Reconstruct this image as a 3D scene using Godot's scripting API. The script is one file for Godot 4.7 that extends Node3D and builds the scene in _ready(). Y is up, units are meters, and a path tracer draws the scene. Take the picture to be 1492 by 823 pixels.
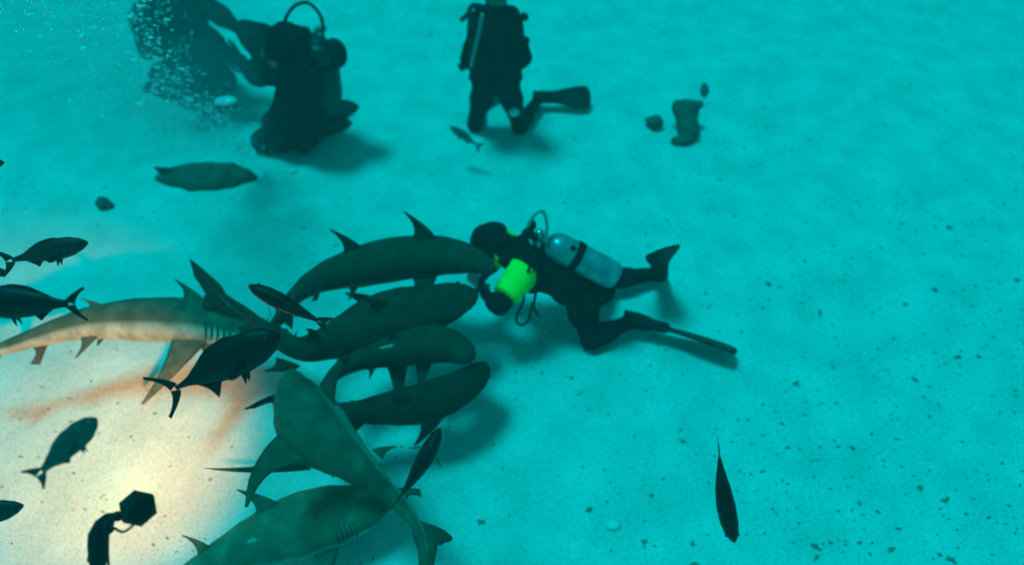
extends Node3D
# Divers feeding lemon sharks on a pale sand bed, seen from above. Metres, y up, sea bed at y = 0.

class Mb:
	# Collects triangles of one mesh; normals are smoothed over shared vertices.
	var v := PackedVector3Array()
	var c := PackedColorArray()
	var i := PackedInt32Array()
	func add(p: Vector3, col := Color.WHITE) -> int:
		v.append(p); c.append(col)
		return v.size() - 1
	func tri(a: int, b: int, d: int) -> void:
		i.append(a); i.append(b); i.append(d)
	func quad(a: int, b: int, d: int, e: int) -> void:
		tri(a, b, d); tri(a, d, e)
	func rings(rs: Array, cols: Array, cap := true) -> void:
		# closed rings of equal size joined one after the other
		var base := v.size()
		var m: int = rs[0].size()
		for r in rs.size():
			for k in m:
				add(rs[r][k], cols[r][k] if cols[r] is PackedColorArray else cols[r])
		for r in rs.size() - 1:
			for k in m:
				var k2 := (k + 1) % m
				quad(base + r * m + k, base + r * m + k2, base + (r + 1) * m + k2, base + (r + 1) * m + k)
		if cap:
			for e in 2:
				var r: int = 0 if e == 0 else rs.size() - 1
				var mid := Vector3.ZERO
				for k in m: mid += rs[r][k]
				var cc: Color = c[base + r * m]
				var ci := add(mid / m, cc)
				for k in m:
					var k2 := (k + 1) % m
					if e == 0: tri(ci, base + k2, base + k)
					else: tri(ci, base + r * m + k, base + r * m + k2)
	func tube(pts: Array, radii: Array, sides := 10, col := Color.WHITE) -> void:
		var rs := []
		var cs := []
		var n := Vector3.ZERO
		for a in pts.size():
			var t: Vector3 = (pts[mini(a + 1, pts.size() - 1)] - pts[maxi(a - 1, 0)]).normalized()
			if a == 0:
				n = t.cross(Vector3.UP if absf(t.y) < 0.9 else Vector3.RIGHT).normalized()
			n = (n - t * n.dot(t)).normalized()
			var b := t.cross(n)
			var ring := PackedVector3Array()
			for k in sides:
				var w := TAU * k / sides
				ring.append(pts[a] + (n * cos(w) + b * sin(w)) * radii[a])
			rs.append(ring); cs.append(col)
		rings(rs, cs)
	func lathe(at: Vector3, axis: Vector3, prof: Array, sides := 20, col := Color.WHITE) -> void:
		# prof: [distance along the axis, radius]
		var t := axis.normalized()
		var n := t.cross(Vector3.UP if absf(t.y) < 0.9 else Vector3.RIGHT).normalized()
		var b := t.cross(n)
		var rs := []
		var cs := []
		for q in prof:
			var ring := PackedVector3Array()
			for k in sides:
				var w := TAU * k / sides
				ring.append(at + t * q[0] + (n * cos(w) + b * sin(w)) * q[1])
			rs.append(ring); cs.append(col)
		rings(rs, cs)
	func ball(at: Vector3, r: Vector3, ax := Basis.IDENTITY, sides := 14, col := Color.WHITE) -> void:
		var rs := []
		var cs := []
		for a in range(1, 9):
			var f := PI * a / 9.0
			var ring := PackedVector3Array()
			for k in sides:
				var w := TAU * k / sides
				ring.append(at + ax * Vector3(sin(f) * cos(w) * r.x, cos(f) * r.y, sin(f) * sin(w) * r.z))
			rs.append(ring); cs.append(col)
		rings(rs, cs)
	func fin(le: Array, te: Array, nrm: Vector3, thick: float, col: Color, tipcol: Color) -> void:
		# a foil between a leading and a trailing edge, each a list of points from root to tip
		var n := le.size()
		var rs := []
		var cs := []
		var m := 6
		for a in n:
			var t := float(a) / (n - 1)
			var ring := PackedVector3Array()
			var th := thick * (1.0 - 0.8 * t)
			for k in m * 2:
				var q := float(k) / m if k <= m else float(2 * m - k) / m
				var side := 1.0 if k < m else -1.0
				var w := sqrt(maxf(q, 0.0)) * (1.0 - q) * 2.2
				ring.append(le[a].lerp(te[a], q) + nrm * side * (th * 0.5 * w + 0.0008))
			rs.append(ring); cs.append(col.lerp(tipcol, t))
		rings(rs, cs)
	func mesh(at := Vector3.ZERO) -> ArrayMesh:
		var nn := PackedVector3Array()
		nn.resize(v.size())
		for t in range(0, i.size(), 3):
			var a := i[t]; var b := i[t + 1]; var d := i[t + 2]
			var f := (v[d] - v[a]).cross(v[b] - v[a])
			nn[a] += f; nn[b] += f; nn[d] += f
		var vv := PackedVector3Array()
		vv.resize(v.size())
		for k in v.size():
			nn[k] = nn[k].normalized()
			if nn[k] == Vector3.ZERO: nn[k] = Vector3.UP
			vv[k] = v[k] - at
		var arr := []
		arr.resize(Mesh.ARRAY_MAX)
		arr[Mesh.ARRAY_VERTEX] = vv; arr[Mesh.ARRAY_NORMAL] = nn; arr[Mesh.ARRAY_COLOR] = c; arr[Mesh.ARRAY_INDEX] = i
		var am := ArrayMesh.new()
		am.add_surface_from_arrays(Mesh.PRIMITIVE_TRIANGLES, arr)
		return am

var taken := {}
var M := {}
var swell := FastNoiseLite.new()
var grit := FastNoiseLite.new()
var rng := RandomNumberGenerator.new()

func numbered(called: String) -> String:
	if not taken.has(called):
		taken[called] = 0
		return called
	taken[called] += 1
	return "%s_%03d" % [called, taken[called]]

func tag(o: Node, label: String, category: String, group := "", kind := "") -> void:
	if label: o.set_meta("label", label)
	if category: o.set_meta("category", category)
	if group: o.set_meta("group", group)
	if kind: o.set_meta("kind", kind)

func thing(called: String, label: String, category: String, at: Vector3, group := "") -> Node3D:
	var o := Node3D.new()
	o.name = numbered(called)
	add_child(o)
	o.position = at
	tag(o, label, category, group)
	return o

func part(parent: Node3D, called: String, mb: Mb, m: Material, origin: Vector3) -> MeshInstance3D:
	var o := MeshInstance3D.new()
	o.name = called
	o.mesh = mb.mesh(origin)
	o.material_override = m
	parent.add_child(o, true)
	return o

func single(called: String, mb: Mb, m: Material, at: Vector3, label: String, category: String, group := "", kind := "") -> MeshInstance3D:
	var o := MeshInstance3D.new()
	o.name = numbered(called)
	o.mesh = mb.mesh(at)
	o.material_override = m
	add_child(o)
	o.position = at
	tag(o, label, category, group, kind)
	return o

func noise_image(size: int, freq: float, oct: int, sd: int, kind := FastNoiseLite.TYPE_SIMPLEX_SMOOTH) -> Image:
	var n := FastNoiseLite.new()
	n.noise_type = kind; n.seed = sd; n.frequency = freq; n.fractal_octaves = oct
	var im := n.get_seamless_image(size, size)
	im.convert(Image.FORMAT_RGB8)
	return im

func tinted(im: Image, lo: Color, hi: Color) -> ImageTexture:
	var o := Image.create(im.get_width(), im.get_height(), false, Image.FORMAT_RGB8)
	for y in im.get_height():
		for x in im.get_width():
			o.set_pixel(x, y, lo.lerp(hi, im.get_pixel(x, y).r))
	return ImageTexture.create_from_image(o)

func bumped(im: Image, strength: float) -> ImageTexture:
	var o := im.duplicate() as Image
	o.convert(Image.FORMAT_RGBA8)
	o.bump_map_to_normal_map(strength)
	return ImageTexture.create_from_image(o)

func mat(col: Color, rough: float, nrm: Texture2D = null, scale := 6.0, tex: Texture2D = null) -> StandardMaterial3D:
	# col is a linear base colour
	var m := StandardMaterial3D.new()
	m.albedo_color = col.linear_to_srgb()
	m.roughness = rough
	if tex: m.albedo_texture = tex
	if nrm:
		m.normal_enabled = true
		m.normal_texture = nrm
	if nrm or tex:
		m.uv1_triplanar = true
		m.uv1_scale = Vector3.ONE * scale
	return m

func coloured(rough: float, nrm: Texture2D = null, scale := 6.0, tex: Texture2D = null) -> StandardMaterial3D:
	var m := mat(Color.WHITE, rough, nrm, scale, tex)
	m.vertex_color_use_as_albedo = true
	return m

func bed(x: float, z: float) -> float:
	# height of the sand
	var h := swell.get_noise_2d(x, z) * 0.05
	h += grit.get_noise_2d(x * 1.0 + 3.0 * z, z * 2.2) * 0.007
	return h + grit.get_noise_2d(x * 6.0, z * 6.0) * 0.002

func curve(pts: Array, n: int) -> PackedVector3Array:
	# evenly spaced points on a smooth curve through pts
	var cv := Curve3D.new()
	cv.bake_interval = 0.01
	for k in pts.size():
		var t: Vector3 = (pts[mini(k + 1, pts.size() - 1)] - pts[maxi(k - 1, 0)]) / 6.0
		cv.add_point(pts[k], -t, t)
	var out := PackedVector3Array()
	var l := cv.get_baked_length()
	for k in n:
		out.append(cv.sample_baked(l * k / (n - 1.0), true))
	return out

func pick(tab: Array, s: float, col := 1) -> float:
	for k in tab.size() - 1:
		if s <= tab[k + 1][0]:
			var w: float = clampf((s - tab[k][0]) / (tab[k + 1][0] - tab[k][0]), 0.0, 1.0)
			return lerpf(tab[k][col], tab[k + 1][col], w * w * (3.0 - 2.0 * w) * 0.5 + w * 0.5)
	return tab[-1][col]

# ---------------------------------------------------------------- bodies: smooth joined capsules, meshed as surface nets
func body_mesh(mb: Mb, bones: Array, cell: float, k: float) -> void:
	var lo := Vector3.ONE * 1e6
	var hi := -lo
	for b in bones:
		var r: float = maxf(b[2], b[3]) + cell * 3.0
		lo = lo.min(b[0] - Vector3.ONE * r).min(b[1] - Vector3.ONE * r)
		hi = hi.max(b[0] + Vector3.ONE * r).max(b[1] + Vector3.ONE * r)
	var nx := int((hi.x - lo.x) / cell) + 2
	var ny := int((hi.y - lo.y) / cell) + 2
	var nz := int((hi.z - lo.z) / cell) + 2
	var f := PackedFloat32Array(); f.resize(nx * ny * nz); f.fill(9.0)
	var best := PackedFloat32Array(); best.resize(nx * ny * nz); best.fill(9.0)
	var own := PackedInt32Array(); own.resize(nx * ny * nz)
	for bi in bones.size():
		var b: Array = bones[bi]
		var a: Vector3 = b[0]
		var ab: Vector3 = b[1] - a
		var l2 := maxf(ab.length_squared(), 1e-8)
		var ra: float = b[2]
		var dr: float = b[3] - ra
		var far: float = maxf(b[2], b[3]) + k + cell * 3.0
		var p0 := ((a.min(b[1]) - Vector3.ONE * far - lo) / cell).floor().max(Vector3.ZERO)
		var p1 := ((a.max(b[1]) + Vector3.ONE * far - lo) / cell).ceil()
		for z in range(int(p0.z), mini(int(p1.z) + 1, nz)):
			for y in range(int(p0.y), mini(int(p1.y) + 1, ny)):
				var at := (z * ny + y) * nx
				for x in range(int(p0.x), mini(int(p1.x) + 1, nx)):
					var q := lo + Vector3(x, y, z) * cell - a
					var t := clampf(q.dot(ab) / l2, 0.0, 1.0)
					var d := (q - ab * t).length() - ra - dr * t
					if d > k + cell * 3.0: continue
					var o := f[at + x]
					if d < best[at + x]:
						best[at + x] = d; own[at + x] = bi
					var h := maxf(k - absf(o - d), 0.0) / k
					f[at + x] = minf(o, d) - h * h * k * 0.25
	var ids := {}
	var offs := [0, 1, nx, nx + 1, nx * ny, nx * ny + 1, nx * ny + nx, nx * ny + nx + 1]
	var edges := [[0, 1], [2, 3], [4, 5], [6, 7], [0, 2], [1, 3], [4, 6], [5, 7], [0, 4], [1, 5], [2, 6], [3, 7]]
	for z in nz - 1:
		for y in ny - 1:
			var row := (z * ny + y) * nx
			for x in nx - 1:
				var at := row + x
				if absf(f[at]) > cell * 2.6: continue
				var inside := 0
				for o in offs:
					if f[at + o] < 0.0: inside += 1
				if inside == 0 or inside == 8: continue
				var sum := Vector3.ZERO
				var n := 0
				for e in edges:
					var fa := f[at + offs[e[0]]]
					var fb := f[at + offs[e[1]]]
					if (fa < 0.0) != (fb < 0.0):
						var t := fa / (fa - fb)
						var ca := Vector3(e[0] & 1, (e[0] >> 1) & 1, (e[0] >> 2) & 1)
						var cb := Vector3(e[1] & 1, (e[1] >> 1) & 1, (e[1] >> 2) & 1)
						sum += ca.lerp(cb, t); n += 1
				ids[at] = mb.add(lo + (Vector3(x, y, z) + sum / n) * cell, bones[own[at]][4] if bones[own[at]].size() > 4 else Color.WHITE)
	var steps := [1, nx, nx * ny]
	for at in ids:
		for ax in 3:
			var s: int = steps[ax]
			var u: int = steps[(ax + 1) % 3]
			var w: int = steps[(ax + 2) % 3]
			var fa := f[at]
			var fb := f[at + s]
			if (fa < 0.0) == (fb < 0.0): continue
			if not (ids.has(at - u) and ids.has(at - w) and ids.has(at - u - w)): continue
			if fa < 0.0: mb.quad(ids[at], ids[at - w], ids[at - u - w], ids[at - u])
			else: mb.quad(ids[at], ids[at - u], ids[at - u - w], ids[at - w])

# ---------------------------------------------------------------- sharks
const GIRTH := [[0.0, 0.004, 0.009], [0.012, 0.013, 0.027], [0.04, 0.026, 0.044], [0.09, 0.043, 0.059], [0.16, 0.061, 0.07], [0.25, 0.077, 0.078], [0.36, 0.083, 0.078], [0.46, 0.078, 0.07], [0.56, 0.062, 0.055], [0.66, 0.045, 0.039], [0.75, 0.031, 0.026], [0.82, 0.022, 0.018], [0.87, 0.018, 0.012], [0.93, 0.012, 0.007], [1.0, 0.003, 0.002]]

func shark(label: String, spine: Array, up: Vector3, girth := 1.0, dorsal := 1.0, spread := 0.55, opts := {}) -> Node3D:
	var n := 64
	var pts := curve(spine, n)
	var l := 0.0
	for k in n - 1: l += pts[k].distance_to(pts[k + 1])
	var base := Vector3(pts[n / 3].x, 0.0, pts[n / 3].z)
	var o := thing("lemon_shark", label, "shark", base, "sharks gathered round the bait")
	var T := []
	var U := []
	var R := []
	for k in n:
		var t: Vector3 = (pts[maxi(k - 1, 0)] - pts[mini(k + 1, n - 1)]).normalized()   # towards the head
		var want := up.lerp(opts.get("tail_up", up), smoothstep(0.55, 0.82, k / (n - 1.0)))
		var u := (want - t * want.dot(t)).normalized()
		T.append(t); U.append(u); R.append(t.cross(u))
	var warp: float = opts.get("warp", 0.0)
	var at := func(s: float, x: float, y: float) -> Vector3:
		# a point on the skin frame: s along the body, x to its right, y up, in body lengths
		var fk := clampf(s, 0.0, 1.0) * (n - 1)
		var k := mini(int(fk), n - 2)
		var w := fk - k
		return pts[k].lerp(pts[k + 1], w) + (R[k].lerp(R[k + 1], w) * x + U[k].lerp(U[k + 1], w) * y) * l
	var tone: float = opts.get("tone", 1.0)  # skin tone per shark; lamp-lit and shaded looks are put into it
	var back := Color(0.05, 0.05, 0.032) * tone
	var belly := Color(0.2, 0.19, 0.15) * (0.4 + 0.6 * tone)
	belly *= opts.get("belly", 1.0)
	var side_line: float = opts.get("line", -0.25)
	var rs := []
	var cs := []
	var m := 24
	for k in n:
		var s := k / (n - 1.0)
		var hh := pick(GIRTH, s + warp * 1.5 * maxf(0.0, s - 0.2) * (1.0 - s), 1) * girth
		var ww := pick(GIRTH, s + warp * 1.5 * maxf(0.0, s - 0.2) * (1.0 - s), 2) * girth
		var ring := PackedVector3Array()
		var cl := PackedColorArray()
		for j in m:
			var w := TAU * j / m
			var x := sin(w)
			var y := cos(w)
			var yy := y * hh * (1.0 if y > 0 else 0.86)
			if s < 0.12: yy += (0.5 - s / 0.24) * 0.012
			ring.append(at.call(s, signf(x) * pow(absf(x), 0.9) * ww, yy))
			var blend := smoothstep(side_line, side_line - 0.37, y)
			cl.append(back.lerp(belly, blend))
		rs.append(ring); cs.append(cl)
	var mb := Mb.new()
	mb.rings(rs, cs)
	part(o, "body", mb, M.shark, base)
	var edge := back * 0.8
	edge.a = 1.0
	# two dorsal fins of nearly equal size
	for d in opts.get("dorsals", [[0.36, 0.46, 0.112], [0.635, 0.715, 0.095]]):
		var le := []
		var te := []
		for k in 9:
			var t := k / 8.0
			var s0: float = d[0] + (d[1] - d[0]) * (0.2 * t + 0.85 * pow(t, 1.5))
			var s1: float = d[1] + (d[1] - d[0]) * (0.09 * t - 0.25 * sin(t * PI))
			var hgt: float = d[2] * dorsal * t
			var root := pick(GIRTH, d[0] + 0.03, 1) * girth * 0.72
			le.append(at.call(s0, 0, root + hgt + (pick(GIRTH, d[0], 1) * girth * 0.12) * (1.0 - t)))
			te.append(at.call(maxf(s1, s0 + 0.004), 0, pick(GIRTH, d[1], 1) * girth * 0.7 * (1 - t) + root * t + hgt * 0.98))
		mb = Mb.new()
		mb.fin(le, te, R[int(d[0] * n)], 0.014 * l, back, edge)
		part(o, "dorsal_fin", mb, M.shark, base)
	for side in [-1.0, 1.0]:
		# pectoral, pelvic
		for q in [["pectoral_fin", 0.23, 0.34, 0.2, spread, 0.12], ["pelvic_fin", 0.545, 0.60, 0.06, 0.9, 0.06]]:
			var le := []
			var te := []
			var ww := pick(GIRTH, q[1], 2) * girth
			var hh := pick(GIRTH, q[1], 1) * girth
			for k in 9:
				var t := k / 8.0
				var out: float = ww * 0.6 + q[3] * t * cos(q[4])
				var down: float = -hh * 0.5 - q[3] * t * sin(q[4])
				var s0: float = q[1] + q[5] * pow(t, 1.3)
				var s1: float = lerpf(q[2], q[1] + q[5] + 0.008, t) - 0.012 * sin(t * PI)
				le.append(at.call(s0, side * out, down))
				te.append(at.call(maxf(s1, s0 + 0.003), side * out, down * 0.99))
			mb = Mb.new()
			var kk := int(q[1] * n)
			mb.fin(le, te, (U[kk] * cos(q[4]) + R[kk] * side * sin(q[4])).normalized(), 0.014 * l, back, edge)
			part(o, q[0], mb, M.shark, base)
		var eye := Mb.new()
		eye.ball(at.call(0.052, side * pick(GIRTH, 0.052, 2) * girth * 0.95, 0.014), Vector3.ONE * 0.0065 * l, Basis.IDENTITY, 10)
		part(o, "eye", eye, M.eye, base)
		for g in 5:
			var gill := Mb.new()
			var line := []
			var rad := []
			var gs := 0.165 + 0.017 * g
			for k in 7:
				var w := 1.15 + k * 0.16
				line.append(at.call(gs - 0.006 * sin(k / 6.0 * PI), side * pow(sin(w), 0.9) * pick(GIRTH, gs, 2) * girth, cos(w) * pick(GIRTH, gs, 1) * girth))
				rad.append(0.0022 * l * (0.25 + sin(k / 6.0 * PI)))
			gill.tube(line, rad, 5)
			part(o, "gill_slit", gill, M.dark_skin, base)
	var af_l := []
	var af_t := []
	for k in 6:
		var t := k / 5.0
		af_l.append(at.call(0.69 + 0.05 * t, 0, -0.02 * girth - 0.055 * t))
		af_t.append(at.call(0.745 + 0.018 * t - 0.018 * sin(t * PI), 0, -0.014 * girth - 0.05 * t))
	mb = Mb.new()
	mb.fin(af_l, af_t, R[int(0.7 * n)], 0.01 * l, back, edge)
	part(o, "anal_fin", mb, M.shark, base)
	# tail: long upper lobe that carries the spine, short lower lobe
	var lob := [[0.8, 0.0, 0.0], [0.83, 0.03, 0.02], [0.845, 0.085, 0.03], [0.86, 0.105, 0.034], [0.875, 0.07, 0.034], [0.9, 0.045, 0.03], [0.93, 0.038, 0.024], [0.965, 0.036, 0.016], [0.978, 0.022, 0.01], [0.99, 0.016, 0.006], [1.0, 0.002, 0.001]]
	rs = []
	cs = []
	for k in 33:
		var s := 0.8 + 0.2 * k / 32.0
		var dn := pick(lob, s, 1)
		var uh := pick(lob, s, 2) * 0.8
		var kk := mini(int(s * (n - 1)), n - 1)
		var ring := PackedVector3Array()
		for j in 10:
			var q := j / 5.0 if j <= 5 else (10 - j) / 5.0
			var sd := 1.0 if j < 5 else -1.0
			var y := lerpf(uh, -dn, q)
			# the lower lobe sweeps back
			var sw := 0.03 * smoothstep(0.02, 0.1, -y) if s < 0.89 else 0.0
			ring.append(at.call(minf(s + sw, 1.0), sd * (0.0045 * sin(q * PI) * (1.0 - 0.6 * (s - 0.8) / 0.2) + 0.0004), y))
		rs.append(ring); cs.append(back.lerp(edge, (s - 0.8) * 4.0))
	mb = Mb.new()
	mb.rings(rs, cs)
	part(o, "tail_fin", mb, M.shark, base)
	var mouth := Mb.new()
	var ml := []
	var mr := []
	for k in 11:
		var w := -1.0 + k / 5.0
		ml.append(at.call(0.045 + 0.045 * w * w, w * 0.046 * girth, -pick(GIRTH, 0.06, 1) * girth * (0.84 - 0.42 * w * w)))
		mr.append(0.0028 * l)
	mouth.tube(ml, mr, 6)
	part(o, "mouth", mouth, M.dark_skin, base)
	for q in opts.get("glints", []):
		# a glint painted as a pale patch on the skin: [along the body, round the body from the back, length, width]
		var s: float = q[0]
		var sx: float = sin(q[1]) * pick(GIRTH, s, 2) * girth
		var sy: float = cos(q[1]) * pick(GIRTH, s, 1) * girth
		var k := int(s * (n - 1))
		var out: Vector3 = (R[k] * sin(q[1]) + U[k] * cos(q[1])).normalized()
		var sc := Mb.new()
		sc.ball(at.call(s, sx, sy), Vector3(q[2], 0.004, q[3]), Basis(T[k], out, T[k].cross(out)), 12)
		part(o, "painted_glint", sc, M.glint, base).set_meta("label", "small painted glint on the shark's side")
	return o

# ---------------------------------------------------------------- bony fish
const SHAPES := {
	"snapper": [[0.0, 0.012, 0.01], [0.03, 0.05, 0.03], [0.09, 0.095, 0.05], [0.2, 0.142, 0.07], [0.32, 0.155, 0.075], [0.48, 0.135, 0.066], [0.62, 0.095, 0.046], [0.73, 0.05, 0.026], [0.8, 0.036, 0.016], [0.84, 0.036, 0.012]],
	"jack": [[0.0, 0.012, 0.01], [0.02, 0.045, 0.03], [0.08, 0.095, 0.05], [0.2, 0.135, 0.066], [0.34, 0.147, 0.07], [0.5, 0.125, 0.06], [0.64, 0.077, 0.04], [0.75, 0.031, 0.022], [0.81, 0.018, 0.016], [0.84, 0.02, 0.01]],
	"slim": [[0.0, 0.01, 0.01], [0.03, 0.036, 0.034], [0.1, 0.07, 0.062], [0.22, 0.098, 0.08], [0.36, 0.1, 0.084], [0.52, 0.086, 0.07], [0.66, 0.06, 0.046], [0.76, 0.036, 0.026], [0.82, 0.028, 0.016], [0.85, 0.03, 0.012]]}

func fish(label: String, head: Vector3, tail: Vector3, up: Vector3, shape: String, fat := 1.0, bend := 0.0, look := "black", fork := 0.1, group := "dark fish swimming over the sharks", called := "dark_fish", spread := 1.0) -> Node3D:
	var l := head.distance_to(tail)
	var t := (head - tail).normalized()
	var u := (up - t * up.dot(t)).normalized()
	var r := t.cross(u)
	var base := (head + tail) * 0.5
	var o := thing(called, label, "fish", base, group)
	var prof: Array = SHAPES[shape]
	var at := func(s: float, x: float, y: float) -> Vector3:
		var off := bend * (s - 0.5) * (s - 0.5) - bend * 0.25 * 0.5
		return head - t * s * l + r * (x + off) * l + u * y * l
	var pal: Array = {"black": [Color(0.012, 0.013, 0.014), Color(0.03, 0.033, 0.032)], "grey": [Color(0.085, 0.09, 0.08), Color(0.2, 0.2, 0.17)], "pale": [Color(0.16, 0.18, 0.18), Color(0.25, 0.27, 0.26)], "green": [Color(0.022, 0.03, 0.026), Color(0.05, 0.06, 0.052)]}[look]
	var rs := []
	var cs := []
	var n := 34
	var m := 18
	for k in n:
		var s := 0.84 * pow(k / (n - 1.0), 1.15)
		var ring := PackedVector3Array()
		var cl := PackedColorArray()
		for j in m:
			var w := TAU * j / m
			var y := cos(w)
			ring.append(at.call(s, sin(w) * pick(prof, s, 2) * fat, y * pick(prof, s, 1) * fat * (1.0 if y > 0 else 0.92)))
			cl.append(pal[0].lerp(pal[1], smoothstep(0.35, -0.7, y)))
		rs.append(ring); cs.append(cl)
	var mb := Mb.new()
	mb.rings(rs, cs)
	part(o, "body", mb, M.scales, base)
	# tail fin, forked
	var le := []
	var te := []
	mb = Mb.new()
	for lobe in [1.0, -1.0]:
		le = []
		te = []
		for k in 8:
			var q := k / 7.0
			var y: float = lobe * (0.012 + (0.135 if shape != "jack" else 0.15) * q)
			le.append(at.call(0.818 + 0.18 * pow(q, 1.35), 0, y + lobe * 0.014))
			te.append(at.call(maxf(0.818 + 0.18 * pow(q, 1.35) + 0.008, (1.0 - fork) + fork * pow(q, 1.8)), 0, y - lobe * 0.012))
		mb.fin(le, te, r, 0.012 * l, pal[0], pal[0] * 0.9)
	part(o, "tail_fin", mb, M.scales, base)
	var deep: float = 1.0 if shape != "slim" else 0.7
	for q in [["dorsal_fin", 1.0, 0.3, 0.68, 0.03], ["anal_fin", -1.0, 0.54, 0.69, 0.045 if shape != "jack" else 0.085]]:
		le = []
		te = []
		# the fin is swept along the back: stations run from front to rear, each from root to rim
		for k in 14:
			var w := k / 13.0
			var s: float = lerpf(q[2], q[3], w)
			var root: float = pick(prof, s, 1) * fat * 0.86
			var tall: float = q[4] * deep * pow(sin(clampf(w * 1.05 + 0.05, 0.0, 1.0) * PI), 0.55) * (1.15 - 0.6 * w)
			if q[1] < 0: tall = q[4] * 1.5 * deep * pow(1.0 - w, 1.6) * minf(1.0, w * 7.0)
			le.append(at.call(s, 0, q[1] * root))
			te.append(at.call(s + tall * 0.55, 0, q[1] * (root + tall + 0.012)))
		mb = Mb.new()
		mb.fin(le, te, r, 0.012 * l, pal[0], pal[0])
		part(o, q[0], mb, M.scales, base)
	for side in [-1.0, 1.0]:
		le = []
		te = []
		var ww: float = pick(prof, 0.27, 2) * fat
		for k in 7:
			var q := k / 6.0
			le.append(at.call(0.27 + 0.12 * q, side * (ww * 0.88 + 0.11 * q * spread), -0.03 - 0.03 * q))
			te.append(at.call(0.285 + 0.11 * q + 0.02 * sin(q * PI), side * (ww * 0.88 + 0.098 * q * spread), -0.065 - 0.035 * q - 0.03 * sin(q * PI)))
		mb = Mb.new()
		mb.fin(le, te, u, 0.008 * l, pal[0], pal[0])
		part(o, "pectoral_fin", mb, M.scales, base)
		le = []
		te = []
		for k in 6:
			var q := k / 5.0
			var yb: float = -pick(prof, 0.33, 1) * fat * 0.8
			le.append(at.call(0.32 + 0.06 * q, side * (0.02 + 0.015 * q), yb - 0.08 * q))
			te.append(at.call(0.38 + 0.004 * q, side * (0.02 + 0.014 * q), yb - 0.076 * q + 0.012 * sin(q * PI)))
		mb = Mb.new()
		mb.fin(le, te, r, 0.008 * l, pal[0], pal[0])
		part(o, "pelvic_fin", mb, M.scales, base)
		mb = Mb.new()
		mb.ball(at.call(0.085, side * pick(prof, 0.085, 2) * fat * 0.86, 0.03 * fat), Vector3.ONE * 0.017 * l, Basis.IDENTITY, 10)
		part(o, "eye", mb, M.eye, base)
	return o

# ---------------------------------------------------------------- divers
func hand_bones(wrist: Vector3, along: Vector3, palm: Vector3, side: float, curl: float, col: Color, sc := 1.0) -> Array:
	# a palm, four unequal bent fingers and a thumb from the palm's side
	var d := along.normalized()
	var pn := (palm - d * palm.dot(d)).normalized()
	var w := d.cross(pn) * side
	var out := []
	for q in [-0.024, -0.008, 0.008, 0.024]:
		out.append([wrist + w * q * 0.7 * sc, wrist + (d * 0.085 + w * q) * sc, 0.0155 * sc, 0.0135 * sc, col])
	var lens := [0.036, 0.043, 0.046, 0.041]
	for k in 4:
		var q := -0.027 + 0.018 * k
		var p := wrist + (d * (0.088 - 0.004 * absf(k - 2)) + w * q) * sc
		var ang := 0.0
		for seg in 3:
			ang += curl * (0.75 if seg == 0 else 1.0) + 0.06 * (3 - k)
			var nd := d * cos(ang) + pn * sin(ang) + w * q * 1.5
			var e: Vector3 = p + nd.normalized() * lens[k] * [1.0, 0.68, 0.55][seg] * sc
			out.append([p, e, (0.0098 - 0.0011 * seg) * sc, (0.0092 - 0.0011 * seg) * sc, col])
			p = e
	var tb := wrist + (d * 0.028 + w * 0.028) * sc
	var t1 := tb + (d * 0.034 + w * 0.024 + pn * 0.012) * sc
	var t2 := t1 + (d * 0.03 + w * 0.004 + pn * (0.008 + 0.016 * curl)) * sc
	var t3 := t2 + (d * 0.024 - w * 0.004 + pn * (0.004 + 0.014 * curl)) * sc
	out.append([tb, t1, 0.0145 * sc, 0.0115 * sc, col])
	out.append([t1, t2, 0.0112 * sc, 0.0102 * sc, col])
	out.append([t2, t3, 0.0102 * sc, 0.0085 * sc, col])
	return out

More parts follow.
